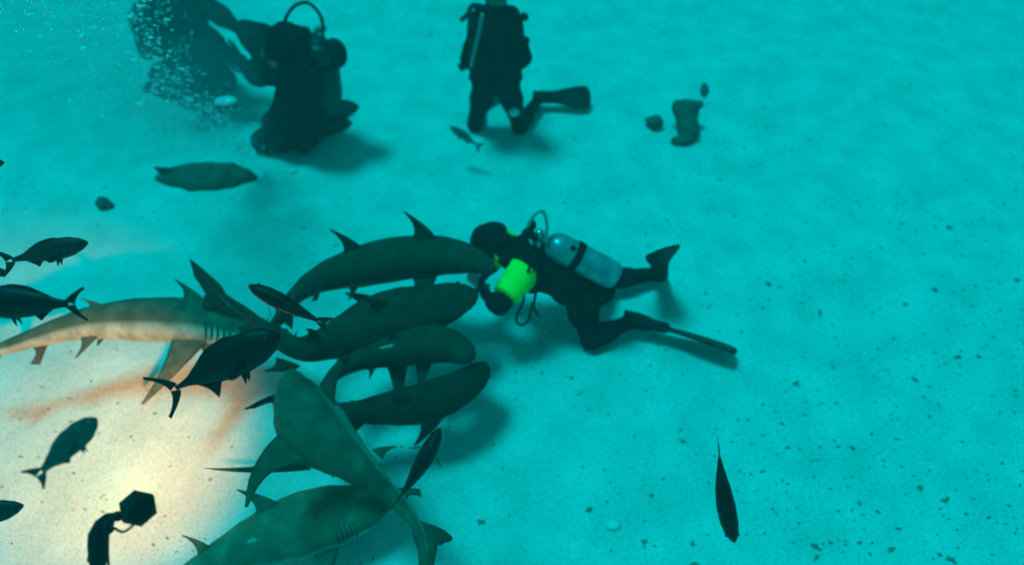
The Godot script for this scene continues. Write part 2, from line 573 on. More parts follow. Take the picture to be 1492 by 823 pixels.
func diver(label: String, j: Dictionary, sc := 1.0) -> Node3D:
	var hips: Vector3 = (j.hip_l + j.hip_r) * 0.5
	var base := Vector3(hips.x, bed(hips.x, hips.z), hips.z)
	var o := thing("person", label, "person", base)
	var suit := Color(0.011, 0.012, 0.014)
	var glove := Color(0.014, 0.015, 0.016)
	var skin := Color(0.36, 0.22, 0.15)
	var top: Color = j.get("top", suit)
	var chest: Vector3 = (j.sh_l + j.sh_r) * 0.5
	var across: Vector3 = (j.sh_r - j.sh_l).normalized()
	var spine := (chest - hips).normalized()
	var front := spine.cross(across).normalized() * -1.0
	if front.dot(j.face) < 0 and not j.has("turned"): front = -front
	var face: Vector3 = (j.face as Vector3).normalized()
	var hup: Vector3 = (j.crown as Vector3)
	hup = (hup - face * hup.dot(face)).normalized()
	var hside := face.cross(hup)
	var bn := []
	var waist := hips.lerp(chest, 0.42)
	for s in [-1.0, 1.0]:
		bn.append([chest + across * 0.085 * s * sc - spine * 0.06 * sc, waist + across * 0.06 * s * sc, 0.112 * sc, 0.1 * sc, suit])
		bn.append([waist + across * 0.06 * s * sc, hips + across * 0.07 * s * sc, 0.1 * sc, 0.118 * sc, suit])
		bn.append([hips + across * 0.08 * s * sc - front * 0.045 * sc, hips + across * 0.085 * s * sc - front * 0.05 * sc - spine * 0.05 * sc, 0.1 * sc, 0.1 * sc, suit])
	for s in ["l", "r"]:
		var sh: Vector3 = j["sh_" + s]
		var el: Vector3 = j["el_" + s]
		var wr: Vector3 = j["wr_" + s]
		var hp: Vector3 = j["hip_" + s]
		var kn: Vector3 = j["kn_" + s]
		var an: Vector3 = j["an_" + s]
		var toe: Vector3 = j["toe_" + s]
		bn.append([chest + (sh - chest) * 0.35, sh, 0.08 * sc, 0.066 * sc, suit])
		bn.append([sh, sh.lerp(el, 0.7), 0.06 * sc, 0.05 * sc, top])
		bn.append([sh.lerp(el, 0.7), el, 0.05 * sc, 0.047 * sc, suit])
		bn.append([el, el.lerp(wr, 0.3), 0.046 * sc, 0.047 * sc, suit])
		bn.append([el.lerp(wr, 0.3), wr, 0.047 * sc, 0.032 * sc, suit])
		bn.append([hp, hp.lerp(kn, 0.4), 0.1 * sc, 0.09 * sc, suit])
		bn.append([hp.lerp(kn, 0.4), kn, 0.09 * sc, 0.062 * sc, suit])
		bn.append([kn, kn.lerp(an, 0.32), 0.06 * sc, 0.063 * sc, suit])
		bn.append([kn.lerp(an, 0.32), an, 0.063 * sc, 0.043 * sc, suit])
		bn.append([an, an.lerp(toe, 0.7), 0.044 * sc, 0.036 * sc, suit])
	var hd: Vector3 = j.head
	bn.append([chest + spine * 0.04 * sc, (chest + spine * 0.04 * sc).lerp(hd - hup * 0.06 * sc - face * 0.02 * sc, 0.55), 0.066 * sc, 0.062 * sc, suit])
	bn.append([(chest + spine * 0.04 * sc).lerp(hd - hup * 0.06 * sc - face * 0.02 * sc, 0.5), hd - hup * 0.06 * sc - face * 0.02 * sc, 0.062 * sc, 0.06 * sc, suit])
	bn.append([hd + hup * 0.025 * sc - face * 0.025 * sc, hd + hup * 0.03 * sc + face * 0.025 * sc, 0.092 * sc, 0.085 * sc, suit])
	bn.append([hd - hup * 0.055 * sc + face * 0.035 * sc, hd + hup * 0.0 * sc + face * 0.03 * sc, 0.056 * sc, 0.07 * sc, skin])
	bn.append([hd - hup * 0.095 * sc + face * 0.07 * sc, hd - hup * 0.085 * sc + face * 0.05 * sc, 0.024 * sc, 0.03 * sc, skin])
	bn.append([hd + hup * 0.005 * sc + face * 0.1 * sc, hd - hup * 0.03 * sc + face * 0.118 * sc, 0.011 * sc, 0.016 * sc, skin])
	for s in [-1.0, 1.0]:
		bn.append([hd + hside * 0.09 * s * sc + hup * 0.02 * sc, hd + hside * 0.092 * s * sc - hup * 0.03 * sc, 0.016 * sc, 0.013 * sc, suit])
		bn.append([hd + hside * 0.03 * s * sc + face * 0.098 * sc - hup * 0.005 * sc, hd + hside * 0.045 * s * sc + face * 0.09 * sc - hup * 0.03 * sc, 0.016 * sc, 0.018 * sc, skin])
	var mb := Mb.new()
	body_mesh(mb, bn, j.get("cell", 0.014), 0.05 * sc)
	for s in ["l", "r"]:
		var wr: Vector3 = j["wr_" + s]
		var al: Vector3 = j.get("hand_" + s, wr - j["el_" + s])
		body_mesh(mb, hand_bones(wr, al, j.get("palm_" + s, Vector3.DOWN), 1.0 if s == "l" else -1.0, j.get("curl", 0.4), glove, sc), 0.0042, 0.008)
	part(o, "body", mb, M.neoprene, base)
	# buoyancy vest: padded jacket over the trunk with shoulder straps and side pockets
	var vb := []
	for s in [-1.0, 1.0]:
		vb.append([chest + across * 0.085 * s * sc - spine * 0.1 * sc - front * 0.03 * sc, waist + across * 0.105 * s * sc - front * 0.03 * sc, 0.125 * sc, 0.115 * sc])
		vb.append([waist + across * 0.12 * s * sc - spine * 0.02 * sc + front * 0.02 * sc, hips + across * 0.125 * s * sc + spine * 0.06 * sc + front * 0.02 * sc, 0.1 * sc, 0.085 * sc])
		vb.append([chest + across * 0.115 * s * sc + spine * 0.045 * sc - front * 0.05 * sc, chest + across * 0.105 * s * sc - spine * 0.08 * sc + front * 0.085 * sc, 0.045 * sc, 0.05 * sc])
	mb = Mb.new()
	body_mesh(mb, vb, 0.015, 0.035)
	part(o, "buoyancy_vest", mb, M.webbing, base)
	mb = Mb.new()
	var belt := []
	var br := []
	for k in 25:
		var w := TAU * k / 24.0
		belt.append(hips + spine * 0.03 * sc + across * cos(w) * 0.205 * sc + front * sin(w) * 0.135 * sc)
		br.append(0.018 * sc)
	mb.tube(belt, br, 6)
	part(o, "weight_belt", mb, M.webbing, base)
	# mask: skirt, lens, strap; mouthpiece
	mb = Mb.new()
	var hb := Basis(hside, hup, face)
	mb.ball(hd + face * 0.085 * sc + hup * 0.022 * sc, Vector3(0.078, 0.046, 0.042) * sc, hb, 18)
	var mask := part(o, "mask", mb, M.rubber, base)
	mb = Mb.new()
	mb.ball(hd + face * 0.112 * sc + hup * 0.024 * sc, Vector3(0.064, 0.034, 0.019) * sc, hb, 18)
	part(mask, "lens", mb, M.lens, base)
	mb = Mb.new()
	belt = []
	br = []
	for k in 25:
		var w := TAU * k / 24.0
		belt.append(hd + hup * 0.03 * sc + hside * cos(w) * 0.1 * sc + face * (sin(w) * 0.118 - 0.005) * sc)
		br.append(0.009 * sc)
	mb.tube(belt, br, 6)
	part(mask, "strap", mb, M.rubber, base)
	mb = Mb.new()
	mb.lathe(hd + face * 0.1 * sc - hup * 0.06 * sc, face, [[0.0, 0.02], [0.01, 0.034], [0.03, 0.036], [0.044, 0.03], [0.048, 0.012]], 18)
	part(o, "mouthpiece", mb, M.rubber, base)
	for s in ["l", "r"]:
		var an: Vector3 = j["an_" + s]
		var toe: Vector3 = j["toe_" + s]
		var fd := (toe - an).normalized()
		var fn: Vector3 = j["sole_" + s]
		fn = (fn - fd * fn.dot(fd)).normalized()
		var fw := fd.cross(fn)
		var fl: float = j.get("finlen", 0.62)
		var rs := []
		var cs := []
		for k in 20:
			var t := k / 19.0
			var x := -0.06 + t * fl
			var w := lerpf(0.056, 0.112, smoothstep(0.25, 0.95, t))
			var h := lerpf(0.056, 0.007, smoothstep(0.12, 0.5, t))
			if t > 0.96: w *= 0.93
			var ring := PackedVector3Array()
			for q in 16:
				var a := TAU * q / 16.0
				var cx := signf(cos(a)) * pow(absf(cos(a)), 0.7)
				var sy := signf(sin(a)) * pow(absf(sin(a)), 0.8)
				# side rails stand proud of the blade
				var rail := 1.0 + 1.2 * smoothstep(0.78, 1.0, absf(cx)) * smoothstep(0.35, 0.6, t)
				ring.append(an + fd * (x + (0.03 * (1.0 - cx * cx) if t > 0.98 else 0.0)) * sc + (fw * cx * w + fn * (sy * h * rail - 0.05 * t * t + 0.005)) * sc)
			rs.append(ring); cs.append(Color.WHITE)
		mb = Mb.new()
		mb.rings(rs, cs)
		part(o, "swim_fin", mb, M.rubber, base)
	return o

func hose(parent: Node3D, called: String, pts: Array, r: float, m: Material, base: Vector3) -> void:
	var c := curve(pts, 40)
	var line := []
	var rad := []
	for p in c:
		line.append(p); rad.append(r)
	var mb := Mb.new()
	mb.tube(line, rad, 8)
	part(parent, called, mb, m, base)

func tank(label: String, top: Vector3, bottom: Vector3, metal: Material, out: Vector3, r := 0.092) -> Node3D:
	var ax := (bottom - top).normalized()
	var l := top.distance_to(bottom)
	var base := (top + bottom) * 0.5
	var o := thing("scuba_tank", label, "scuba tank", base, "scuba tanks on the divers' backs")
	var mb := Mb.new()
	mb.lathe(top, ax, [[0.0, 0.025], [0.006, 0.045], [0.02, 0.066], [0.04, 0.082], [0.065, 0.09], [0.09, r], [l * 0.5, r], [l - 0.05, r], [l - 0.025, r * 0.95], [l - 0.008, r * 0.8], [l, r * 0.62]], 28)
	part(o, "cylinder", mb, metal, base)
	mb = Mb.new()
	mb.lathe(top, -ax, [[-0.005, 0.026], [0.02, 0.026], [0.024, 0.018], [0.06, 0.018], [0.066, 0.012]], 16)
	var sd := ax.cross(out).normalized()
	mb.lathe(top - ax * 0.042 - sd * 0.05, sd, [[0.0, 0.018], [0.012, 0.022], [0.03, 0.022], [0.034, 0.01], [0.09, 0.01], [0.094, 0.02], [0.116, 0.018]], 14)
	part(o, "valve", mb, M.chrome, base)
	mb = Mb.new()
	mb.lathe(top - ax * 0.05 + out * 0.02, out, [[0.0, 0.02], [0.01, 0.03], [0.035, 0.03], [0.045, 0.024], [0.07, 0.022], [0.076, 0.012]], 16)
	part(o, "regulator", mb, M.chrome, base)
	mb = Mb.new()
	mb.lathe(top + ax * l * 0.36, ax, [[0.0, r + 0.001], [0.002, r + 0.007], [0.05, r + 0.007], [0.052, r + 0.001]], 28)
	mb.lathe(top + ax * (l * 0.36 + 0.008) + out * (r + 0.004), out, [[0.0, 0.02], [0.015, 0.018], [0.02, 0.01]], 10)
	part(o, "tank_band", mb, M.webbing, base)
	return o

# ---------------------------------------------------------------- the scene
func _ready() -> void:
	var cam := Camera3D.new()
	cam.name = "camera"
	cam.position = Vector3(0, 4.1, 0)
	cam.rotation_degrees = Vector3(-50, 0, 0)
	cam.fov = 45.0
	cam.near = 0.05
	cam.far = 400.0
	var ca := CameraAttributesPhysical.new()
	ca.frustum_focus_distance = 2.9
	ca.frustum_focal_length = 28.97
	ca.exposure_aperture = 0.95
	cam.attributes = ca
	add_child(cam)
	cam.current = true

	# daylight that has come down through metres of green-blue water
	var sky_m := ProceduralSkyMaterial.new()
	sky_m.sky_top_color = Color(0.0, 0.52, 0.54)
	sky_m.sky_horizon_color = Color(0.0, 0.4, 0.42)
	sky_m.sky_curve = 0.25
	sky_m.ground_bottom_color = Color(0.0, 0.28, 0.3)
	sky_m.ground_horizon_color = Color(0.0, 0.39, 0.41)
	sky_m.sun_angle_max = 1.0
	var sky := Sky.new()
	sky.sky_material = sky_m
	var env := Environment.new()
	env.background_mode = Environment.BG_SKY
	env.sky = sky
	env.tonemap_mode = Environment.TONE_MAPPER_LINEAR
	env.tonemap_exposure = 1.0
	env.sdfgi_enabled = true
	env.ssao_enabled = true
	env.ssil_enabled = true
	env.volumetric_fog_enabled = true
	env.volumetric_fog_density = 0.0
	env.fog_enabled = true
	env.fog_density = 0.025
	env.fog_light_color = Color(0.0, 0.97, 0.97)
	var we := WorldEnvironment.new()
	we.name = "world"
	we.environment = env
	add_child(we)
	var sun := DirectionalLight3D.new()
	sun.name = "sun"
	sun.rotation_degrees = Vector3(-74, -105, 0)
	sun.light_color = Color(0.0, 0.95, 0.98)
	sun.light_energy = 0.75
	sun.light_angular_distance = 13.0
	sun.shadow_enabled = true
	add_child(sun)

	swell.seed = 4; swell.frequency = 0.35; swell.fractal_octaves = 4
	grit.seed = 9; grit.frequency = 1.6; grit.fractal_octaves = 3
	rng.seed = 77

	# materials
	var fine := noise_image(512, 0.06, 4, 3)
	var coarse := noise_image(512, 0.012, 5, 5)
	var cell := noise_image(256, 0.09, 2, 8, FastNoiseLite.TYPE_CELLULAR)
	var sandy := noise_image(1024, 0.006, 7, 15)
	var speck := noise_image(1024, 0.11, 3, 16)
	for y in 1024:
		for x in 1024:
			var q := sandy.get_pixel(x, y).r * 0.62 + 0.42 * smoothstep(0.3, 0.55, speck.get_pixel(x, y).r)
			sandy.set_pixel(x, y, Color(q, q, q))
	M.sand = mat(Color(0.78, 0.765, 0.725), 0.95, bumped(fine, 1.5), 0.35, tinted(sandy, Color(0.8, 0.8, 0.795), Color(1, 1, 1)))
	M.sand.uv1_world_triplanar = true
	var mottle := tinted(noise_image(256, 0.02, 5, 12), Color(0.62, 0.62, 0.62), Color(1, 1, 1))
	M.shark = coloured(0.85, bumped(fine, 1.2), 1.5, mottle)
	M.shark.metallic_specular = 0.2
	M.scales = coloured(0.42, bumped(cell, 2.0), 12.0, mottle)
	M.scales.metallic_specular = 0.3
	M.eye = mat(Color(0.01, 0.01, 0.01), 0.12)
	M.dark_skin = mat(Color(0.045, 0.043, 0.034), 0.9)
	var weave := bumped(fine, 2.5)
	M.neoprene = coloured(0.75, bumped(coarse, 5.0), 3.0)
	M.neoprene.metallic_specular = 0.12
	M.webbing = mat(Color(0.012, 0.013, 0.013), 0.8, weave, 8.0)
	M.webbing.metallic_specular = 0.12
	M.rubber = mat(Color(0.014, 0.016, 0.018), 0.5, bumped(fine, 1.0), 4.0)
	M.rubber.metallic_specular = 0.2
	M.lens = mat(Color(0.1, 0.16, 0.17), 0.05)
	M.chrome = mat(Color(0.55, 0.57, 0.58), 0.3)
	M.chrome.metallic = 0.9
	M.grey_hose = mat(Color(0.25, 0.3, 0.3), 0.45)
	M.silver = mat(Color(0.42, 0.5, 0.55), 0.35, bumped(coarse, 1.0), 2.0, mottle)
	M.silver.metallic = 0.35
	M.black_paint = mat(Color(0.014, 0.016, 0.018), 0.4, weave, 3.0)
	M.neon = mat(Color(0.25, 0.95, 0.04), 0.7, bumped(coarse, 4.0), 4.0)
	M.bait = mat(Color(0.5, 0.52, 0.5), 0.6, weave, 8.0)
	M.pale = mat(Color(0.72, 0.72, 0.68), 0.6, weave, 8.0)
	M.glint = mat(Color(0.38, 0.37, 0.34), 0.8)  # pale colour of the glints painted on the sharks
	M.weed = coloured(0.9, weave, 8.0)
	M.housing = mat(Color(0.008, 0.008, 0.009), 0.45, weave, 5.0)
	M.housing.metallic_specular = 0.3
	M.bubble = mat(Color(0.9, 0.95, 0.95), 0.05)
	M.bubble.transparency = BaseMaterial3D.TRANSPARENCY_ALPHA
	M.bubble.albedo_color.a = 0.14
	M.bright_bubble = mat(Color(0.95, 0.98, 0.98), 0.05)
	M.bright_bubble.transparency = BaseMaterial3D.TRANSPARENCY_ALPHA
	M.bright_bubble.albedo_color.a = 0.75
	M.bubble.metallic_specular = 1.0

	sea_bed()
	sharks()
	divers()
	shoal()
	bed_litter()
	bubbles()
	video_lamp()

func sea_bed() -> void:
	# one sheet, fine where the camera looks, coarser towards the horizon
	var xs := []
	var zs := []
	var n := 300
	for k in n + 1:
		var t := 2.0 * k / n - 1.0
		xs.append(signf(t) * (8.5 * absf(t) + 91.0 * pow(absf(t), 9.0)))
		zs.append(-3.6 + signf(t) * (8.0 * absf(t) + 92.0 * pow(absf(t), 9.0)))
	var mb := Mb.new()
	for a in n + 1:
		for b in n + 1:
			mb.add(Vector3(xs[a], bed(xs[a], zs[b]), zs[b]))
	for a in n:
		for b in n:
			var q := a * (n + 1) + b
			mb.quad(q, q + n + 1, q + n + 2, q + 1)
	single("sea_bed", mb, M.sand, Vector3.ZERO, "pale rippled sand bed under the sharks and divers", "sea bed", "", "structure")

func sharks() -> void:
	shark("lemon shark with two tall dorsal fins, its head beside the feeding diver's head", [Vector3(-0.123, 0.8, -2.858), Vector3(-0.249, 0.8, -2.946), Vector3(-0.452, 0.8, -2.988), Vector3(-0.718, 0.8, -2.964), Vector3(-0.976, 0.8, -2.893), Vector3(-1.21, 0.78, -2.817), Vector3(-1.357, 0.76, -2.698), Vector3(-1.444, 0.74, -2.54), Vector3(-1.514, 0.72, -2.399)], Vector3(0, 1, -0.3), 1.1, 1.12, 0.5, {"tone": 1.6, "warp": -0.3, "dorsals": [[0.23, 0.335, 0.13], [0.5, 0.59, 0.125]], "glints": [[0.4, 1.6, 0.045, 0.009]]})
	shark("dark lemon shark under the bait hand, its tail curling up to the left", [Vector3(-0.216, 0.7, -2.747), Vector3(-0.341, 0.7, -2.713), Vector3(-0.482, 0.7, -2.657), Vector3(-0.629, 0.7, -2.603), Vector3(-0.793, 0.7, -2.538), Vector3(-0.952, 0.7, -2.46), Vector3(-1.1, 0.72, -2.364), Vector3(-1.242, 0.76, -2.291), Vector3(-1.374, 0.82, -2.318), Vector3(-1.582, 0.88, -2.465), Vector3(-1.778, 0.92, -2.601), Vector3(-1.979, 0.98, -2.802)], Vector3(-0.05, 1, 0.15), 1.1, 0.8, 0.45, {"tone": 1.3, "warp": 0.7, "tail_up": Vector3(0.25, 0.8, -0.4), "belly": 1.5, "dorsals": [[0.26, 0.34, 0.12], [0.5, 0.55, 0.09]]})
	shark("dark lemon shark in the middle of the pack with a short painted glint", [Vector3(-0.235, 0.6, -2.31), Vector3(-0.347, 0.62, -2.387), Vector3(-0.475, 0.63, -2.416), Vector3(-0.625, 0.64, -2.399), Vector3(-0.823, 0.63, -2.355), Vector3(-0.989, 0.62, -2.277), Vector3(-1.112, 0.6, -2.145), Vector3(-1.168, 0.58, -1.945)], Vector3(0.1, 1, 0.1), 1.35, 0.75, 0.2, {"tone": 1.5, "glints": [[0.45, 0.4, 0.06, 0.009]]})
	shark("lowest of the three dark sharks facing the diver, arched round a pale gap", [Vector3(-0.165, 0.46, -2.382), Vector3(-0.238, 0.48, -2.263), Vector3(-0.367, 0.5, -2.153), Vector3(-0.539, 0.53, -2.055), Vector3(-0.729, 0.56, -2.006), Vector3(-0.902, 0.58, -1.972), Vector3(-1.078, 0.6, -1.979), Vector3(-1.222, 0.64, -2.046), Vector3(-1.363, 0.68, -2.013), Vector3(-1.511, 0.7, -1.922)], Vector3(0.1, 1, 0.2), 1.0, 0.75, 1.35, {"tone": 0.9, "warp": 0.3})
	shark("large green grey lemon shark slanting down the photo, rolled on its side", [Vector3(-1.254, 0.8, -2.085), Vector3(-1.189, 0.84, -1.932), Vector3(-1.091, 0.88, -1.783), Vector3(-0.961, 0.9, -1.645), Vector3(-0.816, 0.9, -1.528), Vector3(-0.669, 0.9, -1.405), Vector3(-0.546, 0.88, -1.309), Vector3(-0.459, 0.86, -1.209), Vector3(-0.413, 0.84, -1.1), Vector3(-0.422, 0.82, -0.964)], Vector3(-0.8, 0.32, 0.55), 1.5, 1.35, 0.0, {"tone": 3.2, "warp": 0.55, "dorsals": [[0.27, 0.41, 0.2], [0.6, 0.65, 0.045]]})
	shark("lemon shark at the bottom edge with a small painted glint below its dorsal fin", [Vector3(-0.674, 0.3, -1.561), Vector3(-0.844, 0.3, -1.508), Vector3(-1.066, 0.3, -1.441), Vector3(-1.246, 0.3, -1.38), Vector3(-1.455, 0.3, -1.297), Vector3(-1.653, 0.3, -1.198), Vector3(-1.807, 0.3, -1.103), Vector3(-1.98, 0.3, -0.974)], Vector3(-0.1, 1, -0.6), 1.6, 1.5, 0.55, {"tone": 5.5, "dorsals": [[0.4, 0.52, 0.105], [0.68, 0.74, 0.08]], "glints": [[0.52, 0.9, 0.045, 0.012]]})
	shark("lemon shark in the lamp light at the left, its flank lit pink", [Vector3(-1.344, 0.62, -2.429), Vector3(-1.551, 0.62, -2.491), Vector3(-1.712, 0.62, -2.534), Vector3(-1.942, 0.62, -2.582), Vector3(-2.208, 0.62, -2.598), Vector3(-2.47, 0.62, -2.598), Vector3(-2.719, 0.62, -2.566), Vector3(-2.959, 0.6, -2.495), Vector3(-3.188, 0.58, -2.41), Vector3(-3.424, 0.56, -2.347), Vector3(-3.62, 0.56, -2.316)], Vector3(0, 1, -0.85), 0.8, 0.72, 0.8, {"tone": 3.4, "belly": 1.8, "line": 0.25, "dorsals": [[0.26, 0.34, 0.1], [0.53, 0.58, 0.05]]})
	var rolled := get_node("lemon_shark_004")
	var le := []
	var te := []
	for k in 9:
		var t := k / 8.0
		var root := Vector3(-1.11, 0.605, -1.669)
		var tip := Vector3(-1.672, 0.618, -1.607)
		var drop := Vector3(-1.119, 0.538, -1.635) - root
		le.append(root.lerp(tip, t) + drop * 0.25 * sin(t * PI))
		te.append(root.lerp(tip, t) + drop * (0.25 * sin(t * PI) + pow(1.0 - t, 0.8) + 0.04))
	var mb := Mb.new()
	mb.fin(le, te, Vector3(0, 0.7, 0.7), 0.03, Color(0.09, 0.09, 0.06), Color(0.07, 0.07, 0.045))
	part(rolled, "pectoral_fin", mb, M.shark, rolled.position)

func divers() -> void:
	# the feeder, kneeling and leaning over the sharks
	var j := {"head": Vector3(-0.145, 0.72, -3.219), "face": Vector3(-0.85, -0.45, -0.1), "crown": Vector3(-0.4, 0.85, 0.1),
		"sh_l": Vector3(0.101, 0.66, -2.979), "sh_r": Vector3(-0.019, 0.66, -3.191), "el_l": Vector3(-0.081, 0.58, -2.751), "el_r": Vector3(-0.148, 0.45, -3.265),
		"wr_l": Vector3(-0.189, 0.46, -2.953), "wr_r": Vector3(-0.196, 0.5, -3.08), "hip_l": Vector3(0.453, 0.46, -2.953), "hip_r": Vector3(0.513, 0.46, -3.14),
		"kn_l": Vector3(0.571, 0.09, -2.834), "kn_r": Vector3(0.722, 0.16, -3.33), "an_l": Vector3(0.865, 0.16, -2.948), "an_r": Vector3(1.143, 0.12, -3.433),
		"toe_l": Vector3(1.192, 0.16, -2.856), "toe_r": Vector3(1.143, 0.12, -3.433) + Vector3(-0.03, 0.135, 0.062), "sole_l": Vector3(0.2, 0.72, -0.62), "sole_r": Vector3(-0.25, 0.3, -0.9),
		"palm_l": Vector3(0, 0, -1), "palm_r": Vector3(0, 0.2, 1), "top": Color(0.25, 0.95, 0.04), "curl": 0.55, "cell": 0.012, "finlen": 0.72}
	var d := diver("diver in black wetsuit with neon green sleeves kneeling and feeding the sharks", j, 1.1)
	for s in ["l", "r"]:
		var mb := Mb.new()
		var pts := []
		var rad := []
		for k in 13:
			var t := k / 12.0
			pts.append((j["sh_" + s] as Vector3).lerp(j["el_" + s], t * 0.76) + Vector3(-0.01, 0.025, 0.006))
			rad.append(lerpf(0.115 if s == "l" else 0.13, 0.09, t) + 0.003 * sin(t * 26.0))
		mb.tube(pts, rad, 20)
		part(d, "sleeve", mb, M.neon, d.position)
	var bottle := tank("silver scuba tank with a black band on the feeding diver's back", Vector3(0.227, 0.88, -3.054), Vector3(0.696, 0.68, -2.914), M.silver, Vector3(-0.1, 0.9, 0.3), 0.096)
	hose(bottle, "hose", [Vector3(0.129, 0.98, -2.93), Vector3(0.096, 1, -3.018), Vector3(0.142, 1.1, -3.07), Vector3(0.199, 1.1, -3.095), Vector3(0.222, 1.02, -3.047), Vector3(0.218, 0.95, -2.994)], 0.011, M.grey_hose, bottle.position)
	hose(bottle, "hose", [Vector3(0.138, 0.97, -2.951), Vector3(0.071, 0.92, -3.053), Vector3(-0.018, 0.85, -3.076), Vector3(-0.06, 0.72, -3.136)], 0.01, M.rubber, bottle.position)
	hose(bottle, "hose", [Vector3(0.156, 0.94, -2.914), Vector3(0.098, 0.74, -2.886), Vector3(0.074, 0.5, -2.849), Vector3(0.028, 0.42, -2.782), Vector3(0.055, 0.4, -2.728), Vector3(0.111, 0.42, -2.759), Vector3(0.138, 0.52, -2.833)], 0.009, M.rubber, bottle.position)
	hose(bottle, "hose", [Vector3(0.156, 0.94, -2.932), Vector3(0.165, 0.72, -2.845), Vector3(0.146, 0.52, -2.798), Vector3(0.183, 0.46, -2.752)], 0.009, M.rubber, bottle.position)
	var mb := Mb.new()
	var w := Basis(Vector3(0.3, 0.9, 0.2).normalized(), 0.6)
	mb.ball(Vector3(0.105, 0.96, -3.014), Vector3(0.05, 0.085, 0.05), w, 12)
	mb.ball(Vector3(0.127, 1, -3.079), Vector3(0.03, 0.05, 0.03), w, 12)
	part(bottle, "manifold", mb, M.rubber, bottle.position)
	# the bait he holds out
	var bait := []
	for q in [[690, 0.0, 0.05], [694, 0.03, 0.04]]:
		bait.append([Vector3(-0.267, 0.5, -3.067) + Vector3(q[1], 0, 0), Vector3(-0.238, 0.48, -3.034) + Vector3(q[1], 0.02, 0.03), q[2], 0.03])
	mb = Mb.new()
	body_mesh(mb, bait, 0.008, 0.03)
	single("bait_fish_chunk", mb, M.bait, Vector3(-0.252, 0.5, -3.049), "pale chunk of bait held out by the kneeling diver's hand", "bait")

	# the diver kneeling upright and facing the camera
	j = {"head": Vector3(-0.128, 1.5, -5.166), "face": Vector3(0.1, -0.25, 1), "crown": Vector3(0, 1, 0),
		"sh_r": Vector3(-0.274, 1.22, -5.197), "sh_l": Vector3(0, 1.22, -5.197), "el_r": Vector3(-0.373, 0.93, -5.101), "el_l": Vector3(0.109, 0.93, -5.122),
		"wr_r": Vector3(-0.261, 0.76, -5.182), "wr_l": Vector3(-0.006, 0.78, -5.172), "hip_r": Vector3(-0.232, 0.62, -5.271), "hip_l": Vector3(-0.055, 0.62, -5.271),
		"kn_r": Vector3(-0.354, 0.09, -5.344), "kn_l": Vector3(0.072, 0.09, -5.302), "an_r": Vector3(-0.31, 0.12, -5.676), "an_l": Vector3(0.269, 0.14, -5.693),
		"toe_r": Vector3(-0.211, 0.12, -5.791), "toe_l": Vector3(0.444, 0.15, -5.69), "sole_r": Vector3(0, 1, 0), "sole_l": Vector3(0.1, 0.8, 0.5),
		"palm_l": Vector3(-1, 0, 0), "palm_r": Vector3(1, 0, 0), "hand_r": Vector3(0.6, -0.5, 0.4), "hand_l": Vector3(-0.6, -0.5, 0.4), "curl": 0.5, "cell": 0.017, "finlen": 0.5}
	var d2 := diver("diver kneeling upright on the sand facing the camera, head above the photo", j, 1.08)
	mb = Mb.new()
	mb.ball(Vector3(0.019, 0.36, -5.208) + Vector3(0, 0, 0.06), Vector3(0.05, 0.045, 0.03), Basis.IDENTITY, 12)
	part(d2, "knee_patch", mb, M.pale, d2.position)
	hose(d2, "hose", [Vector3(-0.16, 1.4, -5.037), Vector3(-0.313, 1.3, -5.289), Vector3(-0.369, 1.2, -5.321), Vector3(-0.433, 1.05, -5.527)], 0.022, M.rubber, d2.position)
	hose(d2, "hose", [Vector3(-0.059, 1.4, -5.079), Vector3(0.033, 1.3, -5.224), Vector3(0.062, 1.15, -5.258), Vector3(0.104, 0.98, -5.187), Vector3(0.035, 0.85, -5.167)], 0.018, M.rubber, d2.position)
	hose(d2, "hose", [Vector3(-0.228, 1.4, -4.975), Vector3(-0.269, 1.2, -5.022), Vector3(-0.317, 1, -5.049), Vector3(-0.343, 0.9, -5.026)], 0.016, M.grey_hose, d2.position)
	for q in [[Vector3(-0.428, 0.82, -5.162), 0.03], [Vector3(0.119, 1.08, -5.145), 0.024], [Vector3(0.098, 1.3, -5.116), 0.028]]:
		mb = Mb.new()
		mb.lathe(q[0], Vector3(0.3, 0.2, 1), [[-0.03, q[1] * 0.7], [-0.025, q[1]], [0.02, q[1] * 1.1], [0.03, q[1] * 0.6]], 14)
		part(d2, "gauge", mb, M.rubber, d2.position)
	bottle = tank("scuba tank behind the diver who kneels facing the camera", Vector3(-0.133, 1.3, -5.245) + Vector3(0, 0, -0.3), Vector3(-0.145, 0.72, -5.287) + Vector3(0, 0, -0.34), M.black_paint, Vector3(0, 0, -1))

	# the diver behind the bubbles, seen side on, arms bent towards the other one
	j = {"head": Vector3(-1.812, 1.14, -4.961), "face": Vector3(-1, -0.55, 0.1), "crown": Vector3(-0.3, 1, 0),
		"sh_l": Vector3(-1.758, 0.98, -4.88), "sh_r": Vector3(-1.803, 1.04, -5.17), "el_l": Vector3(-2.175, 0.74, -5.13), "el_r": Vector3(-2.233, 1.08, -5.295),
		"wr_l": Vector3(-2.323, 0.84, -5.182), "wr_r": Vector3(-2.133, 0.8, -5.225), "hip_l": Vector3(-1.86, 0.48, -4.961), "hip_r": Vector3(-1.891, 0.5, -5.259),
		"kn_l": Vector3(-2.315, 0.1, -5.063), "kn_r": Vector3(-2.278, 0.1, -5.352), "an_l": Vector3(-1.898, 0.12, -5.037), "an_r": Vector3(-1.872, 0.12, -5.304),
		"toe_l": Vector3(-1.823, 0.1, -5.226), "toe_r": Vector3(-1.794, 0.1, -5.503), "sole_l": Vector3(0, 1, 0), "sole_r": Vector3(0, 1, 0),
		"palm_l": Vector3(0, 1, 0), "palm_r": Vector3(0, 1, 0), "curl": 0.5, "cell": 0.018, "finlen": 0.42}
	var d3 := diver("dark diver kneeling side on at upper left under a looped hose", j, 1.5)
